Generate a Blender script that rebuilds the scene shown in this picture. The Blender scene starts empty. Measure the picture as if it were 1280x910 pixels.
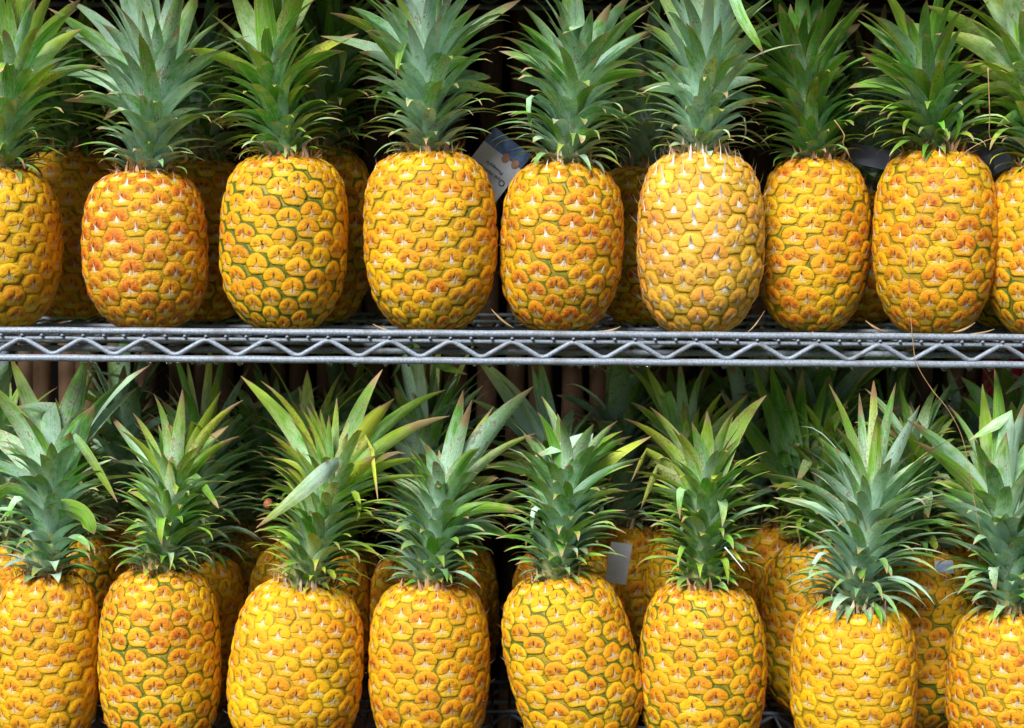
import bpy, math, random
import numpy as np
from mathutils import Vector, Matrix

random.seed(7)
rng = np.random.default_rng(11)
scene = bpy.context.scene
COL = scene.collection
R = math.radians

# ------------------------------------------------------------------ camera
FPX, IW, IH = 2200.0, 1280.0, 910.0
CAM_LOC = Vector((0.0, -2.2, 0.153))
PITCH, ROLL = math.atan(191.0 / FPX), R(0.42)
cam_d = bpy.data.cameras.new("camera")
cam = bpy.data.objects.new("camera", cam_d)
COL.objects.link(cam)
cam_d.sensor_fit = 'HORIZONTAL'
cam_d.sensor_width = 36.0
cam_d.lens = 36.0 * FPX / IW
cam_d.clip_start, cam_d.clip_end = 0.05, 200.0
cam.matrix_world = Matrix.Translation(CAM_LOC) @ Matrix.Rotation(math.pi / 2 - PITCH, 4, 'X') @ Matrix.Rotation(ROLL, 4, 'Z')
cam_d.dof.use_dof = True
cam_d.dof.focus_distance = 2.22
cam_d.dof.aperture_fstop = 7.1
scene.camera = cam
CM = cam.matrix_world.copy()

# ------------------------------------------------------------------ world, sun, exposure
SUN_EL, SUN_AZ = R(44), R(-26)            # azimuth measured from straight behind the camera, negative = left
world = bpy.data.worlds.new("World")
scene.world = world
world.use_nodes = True
wn = world.node_tree
sky = wn.nodes.new('ShaderNodeTexSky')
sky.sky_type = 'NISHITA'
sky.sun_disc = False
sky.sun_elevation = SUN_EL
bg = wn.nodes['Background']
bg.inputs['Strength'].default_value = 0.05
wn.links.new(sky.outputs[0], bg.inputs['Color'])
sun_dir = Vector((math.sin(SUN_AZ) * math.cos(SUN_EL), -math.cos(SUN_AZ) * math.cos(SUN_EL), math.sin(SUN_EL)))
sky.sun_rotation = math.atan2(sun_dir.x, sun_dir.y)
sd = bpy.data.lights.new("sun", 'SUN')
sd.energy, sd.angle, sd.color = 5.0, R(26), (1.0, 0.975, 0.935)
sun = bpy.data.objects.new("sun", sd)
COL.objects.link(sun)
sun.rotation_euler = sun_dir.to_track_quat('Z', 'Y').to_euler()
vs = scene.view_settings
vs.view_transform, vs.look, vs.exposure, vs.gamma = 'Standard', 'None', 0.42, 1.0
vs.use_curve_mapping = False
scene.cycles.max_bounces = 6
scene.cycles.use_adaptive_sampling = True
scene.cycles.adaptive_threshold = 0.02
scene.cycles.diffuse_bounces = 3
scene.cycles.glossy_bounces = 3


def at(px, py, Y):
    """world point seen at photograph pixel (px, py) on the upright plane at depth Y"""
    d = CM.to_3x3() @ Vector(((px - IW / 2) / FPX, (IH / 2 - py) / FPX, -1.0))
    k = (Y - CAM_LOC.y) / d.y
    return CAM_LOC + d * k


def mm_per_px(Y):
    return (Y - CAM_LOC.y) / FPX


# ------------------------------------------------------------------ node helpers
class E:
    """tiny expression wrapper round shader sockets"""
    def __init__(s, nt, v): s.nt, s.v = nt, v
    def _m(s, op, *a):
        n = s.nt.nodes.new('ShaderNodeMath'); n.operation = op
        for i, x in enumerate(a):
            if isinstance(x, E): s.nt.links.new(x.v, n.inputs[i])
            else: n.inputs[i].default_value = x
        return E(s.nt, n.outputs[0])
    def __add__(s, o): return s._m('ADD', s, o)
    __radd__ = __add__
    def __sub__(s, o): return s._m('SUBTRACT', s, o)
    def __rsub__(s, o): return s._m('SUBTRACT', o, s)
    def __mul__(s, o): return s._m('MULTIPLY', s, o)
    __rmul__ = __mul__
    def __truediv__(s, o): return s._m('DIVIDE', s, o)
    def abs(s): return s._m('ABSOLUTE', s)
    def pow(s, o): return s._m('POWER', s, o)
    def frac(s): return s._m('FRACT', s)
    def mx(s, o): return s._m('MAXIMUM', s, o)
    def mn(s, o): return s._m('MINIMUM', s, o)
    def atan2(s, o): return s._m('ARCTAN2', s, o)
    def ss(s, lo, hi):
        n = s.nt.nodes.new('ShaderNodeMapRange'); n.interpolation_type = 'SMOOTHSTEP'
        s.nt.links.new(s.v, n.inputs[0])
        for i, x in ((1, lo), (2, hi)):
            if isinstance(x, E): s.nt.links.new(x.v, n.inputs[i])
            else: n.inputs[i].default_value = x
        return E(s.nt, n.outputs[0])
    def gauss(s, c, w):
        d = (s - c) / w
        return s._m('EXPONENT', (d * d) * -1.0)


class Mat:
    def __init__(s, name):
        s.m = bpy.data.materials.new(name); s.m.use_nodes = True
        s.nt = s.m.node_tree
        s.bsdf = s.nt.nodes['Principled BSDF']
        s.out = s.nt.nodes['Material Output']
    def node(s, t, **k):
        n = s.nt.nodes.new(t)
        for a, b in k.items(): setattr(n, a, b)
        return n
    def e(s, sock): return E(s.nt, sock)
    def link(s, a, b): s.nt.links.new(a.v if isinstance(a, E) else a, b)
    def set(s, name, v):
        i = s.bsdf.inputs[name]
        if isinstance(v, E): s.link(v, i)
        elif hasattr(v, 'is_output'): s.nt.links.new(v, i)
        else: i.default_value = v
    def vec(s, x, y, z):
        n = s.node('ShaderNodeCombineXYZ')
        for i, q in enumerate((x, y, z)):
            if isinstance(q, E): s.link(q, n.inputs[i])
            else: n.inputs[i].default_value = q
        return n.outputs[0]
    def noise(s, vec, scale, detail=3.0, rough=0.55, w=None):
        n = s.node('ShaderNodeTexNoise')
        n.inputs['Scale'].default_value = scale
        n.inputs['Detail'].default_value = detail
        n.inputs['Roughness'].default_value = rough
        if w is not None:
            n.noise_dimensions = '4D'; s.link(w, n.inputs['W'])
        if vec is not None: s.nt.links.new(vec, n.inputs['Vector'])
        return s.e(n.outputs[0])
    def mix(s, f, a, b):
        n = s.node('ShaderNodeMix', data_type='RGBA')
        n.clamp_factor = True
        if isinstance(f, E): s.link(f, n.inputs[0])
        else: n.inputs[0].default_value = f
        for i, c in ((6, a), (7, b)):
            if isinstance(c, tuple): n.inputs[i].default_value = (*c, 1.0)
            else: s.nt.links.new(c, n.inputs[i])
        return n.outputs[2]
    def bump(s, h, strength=0.3, dist=0.001):
        n = s.node('ShaderNodeBump')
        n.inputs['Strength'].default_value = strength
        n.inputs['Distance'].default_value = dist
        s.link(h, n.inputs['Height'])
        s.nt.links.new(n.outputs[0], s.bsdf.inputs['Normal'])
    def uv(s):
        n = s.node('ShaderNodeUVMap'); n.uv_map = 'UVMap'
        x = s.node('ShaderNodeSeparateXYZ'); s.nt.links.new(n.outputs[0], x.inputs[0])
        return s.e(x.outputs[0]), s.e(x.outputs[1])
    def info(s):
        n = s.node('ShaderNodeObjectInfo')
        x = s.node('ShaderNodeSeparateColor'); s.nt.links.new(n.outputs['Color'], x.inputs[0])
        return s.e(n.outputs['Random']), [s.e(x.outputs[i]) for i in range(3)]
    def obj(s): return s.node('ShaderNodeTexCoord').outputs['Object']


def m_eye():
    M = Mat('pineapple_skin')
    a, b = M.uv()
    at_ = M.node('ShaderNodeAttribute'); at_.attribute_name = 'rho'
    rho = M.e(at_.outputs['Fac'])
    rnd, (green, ripe, pale) = M.info()
    geo = M.node('ShaderNodeNewGeometry').outputs['Position']
    uvv = M.vec(a, b, rnd * 37.0)
    n1 = M.noise(uvv, 4.0, 3)
    n2 = M.noise(uvv, 11.0, 2)
    n3 = M.noise(uvv, 2.0, 2)
    n4 = M.noise(uvv, 30.0, 2, 0.65)
    aw = a + (n2 - 0.5) * 0.10 + (n3 - 0.5) * 0.14
    bw = b + (n1 - 0.5) * 0.14
    rw = rho + (n2 - 0.5) * 0.05
    r2, r3, r4 = (rnd * 7.13).frac(), (rnd * 19.7).frac(), (rnd * 43.1).frac()
    dome = (bw + aw.abs() * 0.12 - aw.gauss(0.0, 0.12) * (0.10 + r2 * 0.08)).ss(-0.175, -0.115)
    ang = aw.atan2(bw * -1.0 + 0.10)
    ray = M.noise(M.vec(ang * 6.0, rho * 0.6, rnd * 11.0), 2.2, 2)
    ray2 = M.noise(M.vec(ang * 9.0, rho * 1.2, rnd * 23.0), 2.0, 2)
    # dome: amber skin, browner with ripeness, speckled and finely cracked
    dc = M.mix((n1 * 1.2 + ripe * 0.9 - 0.60).ss(0.0, 0.8), (0.84, 0.41, 0.005), (0.68, 0.215, 0.005))
    dc = M.mix(rw.ss(0.40, 0.85) * (0.9 - ripe * 0.4), dc, (0.80, 0.42, 0.006))
    side = aw - (r2 - 0.5) * 0.16
    spot = side.abs().gauss(0.25, 0.12) * bw.gauss(0.0, 0.11) * (n3 + rnd * 0.4 + ripe * 0.40).ss(0.60, 1.0)
    dc = M.mix(spot * 0.95, dc, (0.27, 0.060, 0.012))
    spot1 = (aw - (r3 - 0.5) * 0.6).gauss(0.0, 0.07) * (bw - r4 * 0.3).gauss(0.0, 0.06) * r2.ss(0.35, 0.6)
    dc = M.mix(spot1 * 0.85, dc, (0.25, 0.07, 0.03))
    spot2 = (n2 + ripe * 0.26).ss(0.64, 0.84)
    dc = M.mix(spot2 * 0.65, dc, (0.38, 0.095, 0.010))
    dc = M.mix(ray2.ss(0.63, 0.67) * rho.ss(0.05, 0.25) * 0.55, dc, (0.34, 0.11, 0.015))
    dc = M.mix(n4.ss(0.60, 0.72) * 0.30, dc, (0.36, 0.13, 0.015))
    # bract base: the bright yellow lower part with a pale fibrous middle
    yc = M.mix(ray.ss(0.35, 0.7), (0.86, 0.45, 0.005), (0.88, 0.54, 0.014))
    wh = aw.gauss(0.0, 0.24) * bw.gauss(-0.22, 0.12) * (pale * 0.85 + 0.35) * ray.ss(0.2, 0.62) * (0.30 + r3 * 0.95)
    yc = M.mix(wh * 1.15, yc, (0.86, 0.70, 0.44))
    yc = M.mix(ray.ss(0.68, 0.73) * bw.gauss(-0.30, 0.12) * 0.9, yc, (0.28, 0.10, 0.03))
    yc = M.mix(n4.ss(0.62, 0.74) * 0.30, yc, (0.45, 0.20, 0.02))
    col = M.mix(dome, yc, dc)
    crack = aw.gauss(0.0, 0.034) * bw.gauss(0.05, 0.15) * n2.ss(0.33, 0.58)
    col = M.mix(crack * (1.5 - pale * 0.7), col, (0.09, 0.035, 0.020))
    wing = (bw + aw.abs() * 0.12).gauss(-0.145, 0.022) * aw.abs().gauss(0.15, 0.18) * n1.ss(0.40, 0.58)
    col = M.mix(wing * 0.85, col, (0.15, 0.05, 0.015))
    col = M.mix((pale - 0.72).mx(0.0) * 0.75, col, (0.98, 0.60, 0.20))
    # groove round the dome, green where the fruit is less ripe
    big = M.noise(geo, 14.0, 2)
    gpatch = (big + green * 0.55 + (n3 - 0.5) * 0.5).ss(0.66, 1.05)
    a2, b2 = a + (n2 - 0.5) * 0.04, b + (n1 - 0.5) * 0.05
    ae, be = a2 / 0.615, (b2 + 0.10) / 0.615
    ell = (ae * ae + be * be).pow(0.5)
    upper = b.ss(-0.30, -0.18)
    outside = ell.ss(0.97, 1.01) * upper
    col = M.mix(outside, col, M.mix((gpatch * 0.95 + green * 0.12), (0.78, 0.43, 0.006), (0.19, 0.25, 0.012)))
    line = ell.gauss(0.985, 0.034 + gpatch * 0.055) * upper * (green * 0.5 + gpatch * 0.5 + 0.60)
    col = M.mix(line, col, M.mix(gpatch + green * 0.7 + 0.15, (0.19, 0.13, 0.010), (0.085, 0.135, 0.010)))
    corner = rw.ss(0.885 - gpatch * 0.06, 0.945) * (0.50 + gpatch * 0.5)
    col = M.mix(corner, col, M.mix(gpatch + green * 0.6 + 0.15, (0.15, 0.09, 0.010), (0.09, 0.12, 0.010)))
    hs = M.node('ShaderNodeHueSaturation')
    M.nt.links.new(col, hs.inputs['Color'])
    M.link((r4 - 0.5) * 0.026 + 0.5, hs.inputs['Hue'])
    M.link(r3 * 0.26 + 0.82, hs.inputs['Value'])
    M.set('Base Color', hs.outputs[0])
    M.set('Roughness', n2 * 0.30 + 0.40)
    M.set('Specular IOR Level', 0.30)
    h = dome * 0.7 + n2 * 0.6 + n1 * 0.5 + n4 * 0.45 - crack * 1.3 + ray * (1.0 - dome) * 0.6
    M.bump(h, 0.95, 0.0017)
    return M.m


def m_spike():
    M = Mat('dry_bract')
    rnd, (green, ripe, pale) = M.info()
    a, b = M.uv()
    n = M.noise(M.vec(a * 3.0, b * 0.8, rnd * 31.0), 3.0, 3)
    c = M.mix((n + (1.0 - pale) * 0.52 + (rnd - 0.5) * 0.3).ss(0.42, 0.95), (0.96, 0.89, 0.74), (0.48, 0.27, 0.12))
    c = M.mix(b.ss(0.72, 1.0) * (1.15 - pale), c, (0.17, 0.075, 0.035))
    M.set('Base Color', c)
    M.set('Roughness', 0.7)
    M.bump(n, 0.4, 0.0006)
    tr = M.node('ShaderNodeBsdfTranslucent')
    M.nt.links.new(c, tr.inputs['Color'])
    ms = M.node('ShaderNodeMixShader')
    ms.inputs[0].default_value = 0.12
    M.nt.links.new(M.bsdf.outputs[0], ms.inputs[1])
    M.nt.links.new(tr.outputs[0], ms.inputs[2])
    M.nt.links.new(ms.outputs[0], M.out.inputs['Surface'])
    return M.m


def m_core():
    M = Mat('pineapple_groove')
    rnd, (green, ripe, pale) = M.info()
    o = M.obj()
    n = M.noise(o, 22.0, 3)
    n2 = M.noise(o, 120.0, 3)
    c = M.mix((n + green * 0.5).ss(0.45, 0.95), (0.52, 0.29, 0.006), (0.20, 0.22, 0.010))
    c = M.mix(n2.ss(0.5, 0.75) * 0.6, c, (0.10, 0.05, 0.012))
    M.set('Base Color', c)
    M.set('Roughness', 0.6)
    M.bump(n2, 0.5, 0.001)
    return M.m


def m_leaf():
    M = Mat('crown_leaf')
    u, v = M.uv()
    rnd, (yel, glau, bri) = M.info()
    o = M.obj()
    st = M.noise(M.vec(u * 26.0, v * 1.6, rnd * 53.0), 1.0, 3)
    pt = M.noise(M.vec(u * 2.2, v * 6.0, rnd * 29.0), 1.3, 3, 0.6)
    fine = M.noise(M.vec(u * 8.0, v * 26.0, rnd * 17.0), 1.6, 2, 0.65)
    c = M.mix(st.ss(0.36, 0.64), (0.085, 0.225, 0.035), (0.23, 0.42, 0.11))
    gl = (pt * 0.9 + fine * 0.35 + glau * 0.75 - 0.32 - v * 0.46).ss(0.22, 0.78)
    c = M.mix(gl * 0.88, c, (0.47, 0.625, 0.56))
    yw = (yel * 1.1 + (rnd * 3.77).frac() * 0.42 + v * 0.46 + (pt - 0.5) * 0.5 - 0.38).ss(0.22, 0.95)
    c = M.mix(yw * 0.82, c, (0.56, 0.58, 0.13))
    edge = (u - 0.5).abs() * 2.0
    c = M.mix(edge.ss(0.86, 1.0) * 0.55, c, (0.42, 0.42, 0.16))
    mot = (fine * 0.6 + pt * 0.5).ss(0.60, 0.74)
    c = M.mix(mot * 0.5, c, (0.36, 0.37, 0.24))
    brown = (pt * 0.5 + fine * 0.5 + (rnd * 9.1).frac() * 0.16).ss(0.645, 0.71)
    c = M.mix(brown * 0.7, c, (0.20, 0.12, 0.055))
    tipn = (v + (fine - 0.5) * 0.10 + ((rnd * 13.3).frac() - 0.5) * 0.12 + (rnd * 31.3).frac().ss(0.86, 1.0) * 0.14).ss(0.86, 0.955)
    tipc = M.mix((rnd * 21.7).frac(), (0.46, 0.35, 0.23), (0.30, 0.19, 0.12))
    c = M.mix(tipn * 0.9, c, tipc)
    hs = M.node('ShaderNodeHueSaturation')
    M.nt.links.new(c, hs.inputs['Color'])
    M.link(bri * 0.75 + 0.88 + (rnd - 0.5) * 0.25, hs.inputs['Value'])
    hs.inputs['Saturation'].default_value = 1.18
    M.link((rnd * 4.3).frac() * 0.03 + 0.487, hs.inputs['Hue'])
    M.set('Base Color', hs.outputs[0])
    M.set('Roughness', fine * 0.22 + 0.42)
    M.set('Specular IOR Level', 0.4)
    M.bump(st * 1.0 + fine * 0.5, 0.8, 0.0009)
    tr = M.node('ShaderNodeBsdfTranslucent')
    M.nt.links.new(hs.outputs[0], tr.inputs['Color'])
    ms = M.node('ShaderNodeMixShader')
    ms.inputs[0].default_value = 0.12
    M.nt.links.new(M.bsdf.outputs[0], ms.inputs[1])
    M.nt.links.new(tr.outputs[0], ms.inputs[2])
    M.nt.links.new(ms.outputs[0], M.out.inputs['Surface'])
    return M.m


def m_simple(name, c1, c2, scale=30.0, rough=0.6, metallic=0.0, bump=0.3, stretch=(1, 1, 1), r2=0.15, dist=0.001, lo=0.35, hi=0.65):
    M = Mat(name)
    mp = M.node('ShaderNodeMapping')
    M.nt.links.new(M.obj(), mp.inputs['Vector'])
    mp.inputs['Scale'].default_value = stretch
    n = M.noise(mp.outputs[0], scale, 5, 0.6)
    M.set('Base Color', M.mix(n.ss(lo, hi), c1, c2))
    M.set('Roughness', n * r2 + (rough - r2 / 2))
    M.set('Metallic', metallic)
    if bump: M.bump(n, bump, dist)
    return M.m


MAT_EYE, MAT_SPIKE, MAT_CORE, MAT_LEAF = m_eye(), m_spike(), m_core(), m_leaf()
MAT_STEM = m_simple('crown_stem', (0.12, 0.18, 0.04), (0.28, 0.26, 0.10), 60)
def m_wire():
    M = Mat('grey_wire')
    o = M.obj()
    sp, gr, wr = M.noise(o, 420.0, 4, 0.6), M.noise(o, 26.0, 4, 0.65), M.noise(o, 90.0, 4, 0.7)
    c = M.mix(sp.ss(0.35, 0.65), (0.17, 0.205, 0.255), (0.31, 0.36, 0.425))
    c = M.mix(gr.ss(0.48, 0.70) * 0.65, c, (0.12, 0.12, 0.125))
    c = M.mix((wr * 0.7 + gr * 0.3).ss(0.62, 0.70) * 0.8, c, (0.17, 0.095, 0.055))
    M.set('Base Color', c)
    M.set('Metallic', 0.12)
    M.set('Roughness', sp * 0.3 + gr * 0.3 + 0.22)
    M.bump(sp + wr, 0.5, 0.0006)
    return M.m


MAT_WIRE = m_wire()
MAT_POLE = m_simple('brown_pole', (0.085, 0.045, 0.026), (0.23, 0.13, 0.075), 16, 0.75, 0, 0.6, (1, 1, 0.16), dist=0.004)
MAT_BLOCKER = m_simple('dark_blocker', (0.018, 0.014, 0.012), (0.034, 0.026, 0.02), 6, 0.9, 0, 0.3)  # dark tone shared by the added light-blocking panels
MAT_RED = m_simple('red_cloth', (0.42, 0.010, 0.028), (0.55, 0.018, 0.042), 40, 0.85, 0, 0.3)
MAT_CARD = m_simple('card_paper', (0.54, 0.59, 0.67), (0.62, 0.66, 0.73), 50, 0.5, 0, 0.0)
MAT_CARDBLUE = m_simple('card_photo_blue', (0.03, 0.07, 0.20), (0.10, 0.20, 0.38), 60, 0.5, 0, 0.0)
MAT_SKIN = m_simple('card_photo_tan', (0.30, 0.14, 0.08), (0.45, 0.24, 0.15), 120, 0.5, 0, 0.0)
MAT_INK = m_simple('card_ink', (0.015, 0.02, 0.06), (0.02, 0.03, 0.08), 50, 0.6, 0, 0.0)
MAT_STRAW = m_simple('dry_fibre', (0.30, 0.17, 0.07), (0.50, 0.33, 0.16), 80, 0.8, 0, 0.2)
MAT_BERRY = m_simple('dried_berry', (0.17, 0.05, 0.02), (0.30, 0.10, 0.04), 90, 0.6, 0, 0.3)
MAT_PLASTIC = m_simple('grey_plastic', (0.16, 0.17, 0.23), (0.22, 0.23, 0.30), 30, 0.35, 0, 0.2)
MAT_WHITE = m_simple('white_plastic', (0.72, 0.74, 0.76), (0.80, 0.82, 0.84), 30, 0.35, 0, 0.0)
MW = Mat('water')
MW.set('Base Color', (1, 1, 1, 1)); MW.set('Roughness', 0.02); MW.set('IOR', 1.33); MW.set('Transmission Weight', 1.0)
MAT_WATER = MW.m


# ------------------------------------------------------------------ mesh helpers
def mesh(name, verts, faces, mats, smooth=True, mat_idx=None, uv=None, rho=None):
    me = bpy.data.meshes.new(name)
    me.from_pydata([tuple(v) for v in verts], [], faces)
    for m in mats: me.materials.append(m)
    n = len(me.polygons)
    me.polygons.foreach_set('use_smooth', [smooth] * n)
    if mat_idx is not None: me.polygons.foreach_set('material_index', mat_idx)
    if uv is not None:
        l = me.uv_layers.new(name='UVMap')
        vi = np.empty(len(me.loops), dtype=np.int32)
        me.loops.foreach_get('vertex_index', vi)
        l.data.foreach_set('uv', np.asarray(uv, dtype=np.float32)[vi].ravel())
    if rho is not None:
        at_ = me.attributes.new('rho', 'FLOAT', 'POINT')
        at_.data.foreach_set('value', np.asarray(rho, dtype=np.float32))
    return me


def obj(name, me, parent=None, loc=None, color=None, label=None, cat=None, group=None, kind=None):
    o = bpy.data.objects.new(name, me)
    COL.objects.link(o)
    if parent is not None: o.parent = parent
    if loc is not None: o.location = loc
    if color is not None: o.color = (*color, 1.0)
    for k, v in (('label', label), ('category', cat), ('group', group), ('kind', kind)):
        if v: o[k] = v
    return o


def copy_tree(o, parent=None, keep=None):
    c = o.copy()
    COL.objects.link(c)
    c.parent = parent
    for ch in o.children:
        if keep is None or keep(ch): copy_tree(ch, c, keep)
    return c


def tube(pts, r, seg=8, closed=False):
    """vertices and faces of a round tube along points; r a number or one per point"""
    pts = [Vector(p) for p in pts]
    n = len(pts)
    rs = r if hasattr(r, '__len__') else [r] * n
    V, F = [], []
    up = None
    for i, p in enumerate(pts):
        if closed: t = pts[(i + 1) % n] - pts[i - 1]
        else: t = pts[min(i + 1, n - 1)] - pts[max(i - 1, 0)]
        t.normalize()
        if up is None:
            up = Vector((0, 0, 1)) if abs(t.z) < 0.9 else Vector((0, 1, 0))
        s = t.cross(up).normalized()
        up = s.cross(t).normalized()
        for k in range(seg):
            q = 2 * math.pi * k / seg
            V.append(p + (s * math.cos(q) + up * math.sin(q)) * rs[i])
    m = n if closed else n - 1
    for i in range(m):
        j = (i + 1) % n
        for k in range(seg):
            l = (k + 1) % seg
            F.append((i * seg + k, i * seg + l, j * seg + l, j * seg + k))
    if not closed:
        F.append(tuple(reversed(range(seg))))
        F.append(tuple((n - 1) * seg + k for k in range(seg)))
    return V, F


def box(x0, x1, y0, y1, z0, z1):
    V = [(x, y, z) for z in (z0, z1) for y in (y0, y1) for x in (x0, x1)]
    F = [(0, 2, 3, 1), (4, 5, 7, 6), (0, 1, 5, 4), (2, 6, 7, 3), (0, 4, 6, 2), (1, 3, 7, 5)]
    return V, F


# ------------------------------------------------------------------ added panels that block light round the shelves
V, F = box(-1.6, 1.6, 0.80, 0.84, -1.2, 1.6)
obj('back_blocker', mesh('back_blocker', V, F, [MAT_BLOCKER], False), kind='structure')  # added panel that stops sky light coming from behind the poles
for sx in (-1, 1):
    V, F = box(sx * 1.25 - 0.02, sx * 1.25 + 0.02, 0.0, 0.798, -1.2, 1.6)
    obj('side_blocker', mesh('side_blocker', V, F, [MAT_BLOCKER], False), kind='structure')  # unseen end panel, added to keep sky light out of the rear rows
V, F = box(-1.2, 1.2, 0.035, 0.795, 0.4895, 0.502)
obj('shade_board', mesh('shade_board', V, F, [MAT_BLOCKER], False), label='added dark board on the topmost wire shelf that blocks light from above', cat='board')  # unseen board, added so its shadow darkens the shelf interior

# ------------------------------------------------------------------ wire shelving
Z_UP, Z_LO, Z_TOP = -0.0033, -0.57, 0.487       # heights on which fruit rests
DEPTH, HALF = 0.46, 0.95
rack = obj('wire_shelving_rack', None, label='grey wire shelving rack with zigzag truss edges holding the pineapples', cat='shelf rack')
PITCHW = 0.0256
CW_V, CW_F = tube([(0, -0.0035, 0), (0, DEPTH + 0.0035, 0)], 0.0021, 6)
ME_CW = mesh('cross_wire', CW_V, CW_F, [MAT_WIRE])


def rail_me(r, seg=10):
    n = 60
    pts = [(-HALF + 2 * HALF * i / n, 0.0004 * math.sin(i * 0.9), 0.0003 * math.sin(i * 1.7)) for i in range(n + 1)]
    V, F = tube(pts, r, seg)
    return mesh('rail', V, F, [MAT_WIRE])


ME_R1, ME_R2, ME_R3 = rail_me(0.0044), rail_me(0.0030), rail_me(0.0046)
zz = []
period = 3 * PITCHW
k = int(HALF / period)
for i in range(-k * 2, k * 2 + 1):
    x = i * period / 2
    zt = -0.0105 if i % 2 == 0 else -0.0292
    for dx in (-0.0052, 0.0, 0.0052):      # rounded bends
        zz.append((x + dx, 0, zt + (0.0 if dx == 0 else (-0.0011 if i % 2 == 0 else 0.0011))))
V, F = tube(zz, 0.0031, 8)
ME_ZZ = mesh('zigzag_wire', V, F, [MAT_WIRE])


def make_shelf(z, fronts):
    base = z + 0.0033
    sh = obj('shelf', ME_R1, rack, (0, 0, base))
    for y, full in fronts:
        if y > 0: obj('top_rail', ME_R2, sh, (0, y, -0.0038))
        else: obj('second_rail', ME_R2, sh, (0, y + 0.004, -0.0098))
        obj('zigzag_brace', ME_ZZ, sh, (0.002 * y, y + (0 if y == 0 else 0.001), 0 if y == 0 else 0.002))
        obj('lower_rail', ME_R3 if y == 0 else ME_R1, sh, (0, y, -0.0345))
    n = int(HALF / PITCHW)
    for i in range(-n, n + 1):
        o = obj('cross_wire', ME_CW, sh, (i * PITCHW + random.uniform(-.0006, .0006), 0, -0.0060))
    return sh


make_shelf(Z_UP, ((0.0, 1), (0.15, 0), (0.30, 0), (DEPTH, 0)))
make_shelf(Z_LO, ((0.0, 1), (0.15, 0), (0.30, 0), (DEPTH, 0)))
make_shelf(Z_TOP, ((0.0, 1), (0.15, 0), (0.30, 0), (DEPTH, 0)))
p = at(10, 690, DEPTH + 0.02)
V, F = tube([(0, 0, -1.15 + 0.05 * i) for i in range(36)], [0.0075 + (0.0009 if i % 2 else 0) for i in range(36)], 10)
obj('post', mesh('post', V, F, [MAT_WIRE]), rack, (p.x, p.y, 0))

# ------------------------------------------------------------------ pineapple builder
PROF = np.array([(0.000, 0.02), (0.004, 0.36), (0.02, 0.53), (0.06, 0.68), (0.12, 0.80), (0.22, 0.915), (0.36, 0.985), (0.52, 1.0),
                 (0.68, 0.985), (0.79, 0.935), (0.87, 0.85), (0.925, 0.745), (0.965, 0.60), (0.99, 0.44), (1.0, 0.30), (1.004, 0.05)])


def profile(Rr, H, taper, square):
    """dense profile by arc length: arrays s, z, r"""
    t = np.linspace(0, 1, 400)
    seg = np.r_[0, np.cumsum(np.hypot(np.diff(PROF[:, 0]) * H, np.diff(PROF[:, 1]) * Rr))]
    seg /= seg[-1]
    z = np.interp(t, seg, PROF[:, 0]) * H
    r = np.interp(t, seg, PROF[:, 1])
    k = np.ones(15) / 15
    zp, rp = np.pad(z, 7, 'edge'), np.pad(r, 7, 'edge')
    z, r = np.convolve(zp, k, 'valid'), np.convolve(rp, k, 'valid')
    r = Rr * np.where(z > 0.5 * H, r ** square, r ** 1.25) * (1 + taper * (0.5 - z / H))
    s = np.r_[0, np.cumsum(np.hypot(np.diff(z), np.diff(r)))]
    return s, z, r


SEG = 24
RINGS = (1.0, 0.91, 0.76, 0.50, 0.24)


def eye_outline():
    """rounded cell of the staggered lattice, rounder at its upper edge"""
    N6 = [(1.6, 0.8), (1.6, -0.8), (-1.6, 0.8), (-1.6, -0.8), (0, 2.0), (0, -2.0)]
    pts = []
    for i in range(SEG):
        q = 2 * math.pi * i / SEG
        c, s_ = math.cos(q), math.sin(q)
        p = 15.0
        acc = sum(max(0.0, nx * c + ny * s_) ** p for nx, ny in N6)
        r = acc ** (-1 / p) * 1.10
        pts.append((r * c, r * s_))
    return np.array(pts)


OUT = eye_outline()
AB = np.vstack([OUT * r for r in RINGS] + [np.zeros((1, 2))])
RHO = np.r_[np.repeat(RINGS, SEG), 0.0]
EF = []
for i in range(len(RINGS) - 1):
    for k_ in range(SEG):
        l_ = (k_ + 1) % SEG
        EF.append((i * SEG + k_, i * SEG + l_, (i + 1) * SEG + l_, (i + 1) * SEG + k_))
for k_ in range(SEG):
    EF.append(((len(RINGS) - 1) * SEG + k_, (len(RINGS) - 1) * SEG + (k_ + 1) % SEG, len(RINGS) * SEG))
NB = len(AB)


def sstep(x, a, b):
    t = np.clip((x - a) / (b - a), 0, 1)
    return t * t * (3 - 2 * t)


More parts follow.
